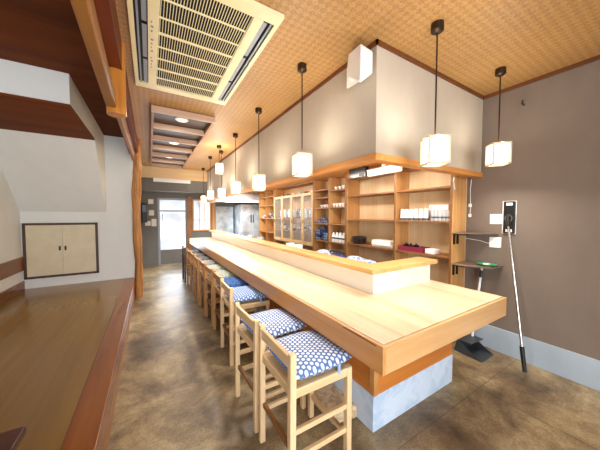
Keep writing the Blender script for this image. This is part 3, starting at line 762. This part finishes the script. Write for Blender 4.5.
dp = thing('dustpan', 'stainless long-handled dustpan standing on floor beyond the counter end', 'dustpan', (3.02, 1.3, 0))
MB().hexa([(2.86, 1.14, .0), (3.14, 1.14, .0), (3.16, 1.38, .0), (2.88, 1.42, .0), (2.86, 1.14, .004), (3.14, 1.14, .004), (3.16, 1.38, .006), (2.88, 1.42, .006)])\
    .hexa([(2.88, 1.40, 0), (3.16, 1.36, 0), (3.16, 1.38, 0), (2.88, 1.42, 0), (2.90, 1.38, .13), (3.14, 1.35, .13), (3.14, 1.37, .13), (2.90, 1.40, .13)])\
    .hexa([(2.86, 1.14, 0), (2.868, 1.14, 0), (2.888, 1.42, 0), (2.88, 1.42, 0), (2.86, 1.2, .03), (2.868, 1.2, .03), (2.908, 1.40, .13), (2.90, 1.40, .13)])\
    .hexa([(3.132, 1.14, 0), (3.14, 1.14, 0), (3.16, 1.38, 0), (3.152, 1.38, 0), (3.132, 1.2, .03), (3.14, 1.2, .03), (3.14, 1.37, .13), (3.132, 1.37, .13)])\
    .hexa([(2.90, 1.26, .125), (3.14, 1.24, .125), (3.14, 1.37, .125), (2.90, 1.40, .125), (2.90, 1.26, .13), (3.14, 1.24, .13), (3.14, 1.37, .132), (2.90, 1.40, .132)]).build('pan', 'darksteel', dp)
MB().tube([(3.11, 1.34, .12), (3.215, 1.305, .93)], .012, 10).build('handle', 'whitep', dp, 0, True)
MB().tube([(3.198, 1.311, .80), (3.208, 1.307, .88)], .018, 10).build('hand_grip', 'black', dp, 0, True)

# ------------------------------------------------------------------ stools
def make_stool(label, wood_='stool', wx='stool_x', wy='stool_y'):
    """local frame: back at -x, width along y; base centre at origin"""
    t = thing('bar_stool', label, 'bar stool', (0, 0, 0), 'wooden bar stools in a row along the counter')
    s = .018; D, W = .19, .20
    for sy in (-1, 1):
        MB().hexa([(-D-s-.01, sy*W-s, 0), (-D+s-.01, sy*W-s, 0), (-D+s-.01, sy*W+s, 0), (-D-s-.01, sy*W+s, 0),
                   (-D-s-.005, sy*W-s, .785), (-D+s-.005, sy*W-s, .785), (-D+s-.005, sy*W+s, .785), (-D-s-.005, sy*W+s, .785)]).build('back_post', wood_, t, .004)
        MB().box(D-s, D+s, sy*W-s, sy*W+s, 0, .60).build('leg', wood_, t, .004)
        MB().box(-D, D, sy*W-.012, sy*W+.012, .545, .595).build('seat_rail', wx, t, .003)
        MB().box(-D, D, sy*W-.011, sy*W+.011, .20, .23).build('stretcher', wx, t, .003)
        MB().box(-D, D, sy*W-.011, sy*W+.011, .345, .375).build('stretcher', wx, t, .003)
    MB().box(-D-.018, -D+.006, -W, W, .70, .765).build('back_rail', wy, t, .004)
    MB().box(D-.012, D+.012, -W, W, .545, .595).build('seat_rail', wy, t, .003)
    MB().box(-D-.012, -D+.012, -W, W, .545, .595).build('seat_rail', wy, t, .003)
    MB().box(D-.011, D+.011, -W, W, .15, .18).build('stretcher', wy, t, .003)
    MB().box(-D-.011, -D+.011, -W, W, .24, .27).build('stretcher', 'shelf', t, .003)
    MB().box(-D+.012, D-.012, -W+.012, W-.012, .575, .590).build('seat', wy, t)
    return t
def make_cushion(label, mat):
    n = 22; vs = []; hw, hd, th = .212, .205, .046
    def pt(u, v, sg):
        x = hd*math.copysign(abs(u)**.92, u)*(1-.05*(1-abs(v))**2*0-.035*(v*v)*abs(u)) ; y = hw*v*(1-.04*(u*u)*abs(v))
        e = (1-abs(u)**3.2)*(1-abs(v)**3.2)
        pf = max(e, 0)**.42
        tuft = -.006*math.exp(-((u*u+v*v)/.05))
        return (x, y, sg*(th*pf+tuft*(sg > 0)))
    mb = MB()
    for sg in (1, -1):
        g_ = [pt(-1+2*i/n, -1+2*j/n, sg) for i in range(n+1) for j in range(n+1)]
        q = [(i*(n+1)+j, (i+1)*(n+1)+j, (i+1)*(n+1)+j+1, i*(n+1)+j+1) for i in range(n) for j in range(n)]
        if sg < 0: q = [tuple(reversed(f)) for f in q]
        mb.add(g_, q)
    # weld edges
    me_vs = {}; remap = []; nv = []
    for p in mb.v:
        k = (round(p[0], 5), round(p[1], 5), round(p[2], 5))
        if k not in me_vs: me_vs[k] = len(nv); nv.append(p)
        remap.append(me_vs[k])
    mb.v = nv; mb.f = [tuple(dict.fromkeys(remap[i] for i in f)) for f in mb.f]; mb.f = [f for f in mb.f if len(f) > 2]
    t = mb.build('seat_cushion', mat, None, 0, True)
    tag(t, label, 'cushion', 'cushions on the bar stools')
    if mat in ('cush_a', 'cush_b'):
        ti = MB().box(.075, .092, -.216, -.208, -.06, .0).build('tie', 'tie', t)
    return t
SEATS = [  # x, y, rot, cushion, stool words, cushion words
    (.81, 1.29, 0, 'cush_a', 'pale wooden bar stool nearest the camera at the counter', 'blue hexagon cushion on the stool nearest the camera'),
    (.80, 1.785, .03, 'cush_a', 'second nearest pale wooden bar stool, just behind the nearest one', 'blue hexagon cushion on the second nearest stool'),
    (.875, 2.62, -.02, 'cush_b', 'third nearest wooden bar stool, just past the gap in the row', 'paler blue hexagon cushion on the third nearest stool'),
    (.90, 3.12, 0, 'cush_c', 'wooden bar stool carrying the plain dark blue cushion', 'plain dark blue cushion on the fourth stool of the row'),
    (.895, 3.62, .02, 'cush_d', 'fifth nearest wooden bar stool, with speckled grey-green cushion', 'speckled grey-green cushion right after the plain dark blue one'),
    (.89, 4.1, 0, 'cush_d', 'sixth nearest wooden bar stool along the counter', 'second speckled grey-green cushion after the plain dark blue one'),
    (.88, 4.6, -.02, 'cush_e', 'seventh nearest wooden bar stool along the counter', 'speckled grey cushion on the seventh stool of the row'),
    (.885, 5.1, 0, 'cush_f', 'eighth nearest wooden bar stool along the counter', 'charcoal cushion on the eighth stool of the row'),
    (.88, 5.6, .02, 'cush_f', 'second farthest bar stool in the row', 'charcoal cushion on the second farthest stool'),
    (.85, 6.2, 0, 'cush_f', 'farthest bar stool, dark brown, at the far counter end', 'charcoal cushion on the farthest, dark brown stool'),
]
proto = None; cproto = {}
for k, (x, y, rz, cm, sl, cl) in enumerate(SEATS):
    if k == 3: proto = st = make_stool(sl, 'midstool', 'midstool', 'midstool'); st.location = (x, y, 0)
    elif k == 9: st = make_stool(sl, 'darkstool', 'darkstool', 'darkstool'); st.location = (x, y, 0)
    elif proto is None: proto = st = make_stool(sl); st.location = (x, y, 0)
    else: st = again(proto, (x, y, 0), sl)
    st.rotation_euler.z = rz
    if cm not in cproto: cproto[cm] = cu = make_cushion(cl, cm)
    else: cu = again(cproto[cm], (0, 0, 0), cl)
    cu.location = (x+.027, y, .641); cu.rotation_euler.z = rz

# ------------------------------------------------------------------ light
def area(name, loc, size, power, color, rot=(0, 0, 0), sy=None, shape='RECTANGLE', spread=None):
    l = bpy.data.lights.new(name, 'AREA'); l.energy = power; l.color = color; l.shape = shape; l.size = size
    if sy: l.size_y = sy
    if spread: l.spread = R(spread)
    o = bpy.data.objects.new(name, l); COL.objects.link(o); o.location = loc; o.rotation_euler = rot
    return o
WARM = (1, .95, .87)
for k, (x, y) in enumerate(DL):
    area('downlight_lamp', (x, y, H-.035), .1, 2.5, WARM, sy=.1)
# bulbs inside the open-topped lanterns: their light leaves below and above
for (x, y, z) in ((1.76, 1.03, 1.855), (2.79, 1.03, 1.963), (1.195, 1.93, 1.853), (1.205, 2.99, 1.813), (1.24, 4.1, 1.86), (1.17, 4.93, 2.3), (1.3, 5.3, 1.86), (1.21, 5.95, 1.865), (1.33, 7.5, 1.86)):
    area('lantern_bulb', (x, y, z), .12, 3.2 if x > 2.5 else 4.6, WARM, sy=.12, spread=140)
    area('lantern_bulb', (x, y, z+.2), .12, 1.2 if x > 2.5 else 2.1, WARM, (math.pi, 0, 0), sy=.12)
area('strip_lamp', (2.78, 2.36, 2.07), .05, 1.5, (1, .95, .88), (0, R(-25), 0), sy=.55)
area('kitchen_lamp', (2.1, 7.0, 2.2), .3, 40, (.9, .96, 1), sy=.5)
for y in (1.9, 3.2, 4.6, 5.9):
    area('shelf_fill_lamp', (2.25, y, 2.2), .2, 5.5, (1, .95, .88), (0, R(-22), 0), sy=.6)  # added without any fixture, to brighten the shelves from the front

area('door_daylight', (.61, 8.46, 1.15), .7, 11, (.86, .93, 1), (R(-90), 0, 0), sy=1.4)
W = bpy.data.worlds.new('World'); S.world = W; W.use_nodes = True
W.node_tree.nodes['Background'].inputs[0].default_value = (.9, .95, 1, 1)
W.node_tree.nodes['Background'].inputs[1].default_value = .5

# ------------------------------------------------------------------ camera
cam = bpy.data.cameras.new('Camera'); co = bpy.data.objects.new('Camera', cam); COL.objects.link(co)
co.location = (0, 0, 1.5); co.rotation_euler = (R(90-2.2), 0, R(-31.3))
cam.sensor_width = 36; cam.lens = 247/600*36; cam.clip_start = .02
S.camera = co
S.view_settings.view_transform = 'Standard'; S.view_settings.look = 'None'
S.view_settings.exposure = 1.12; S.view_settings.gamma = 1.0
S.view_settings.use_curve_mapping = False
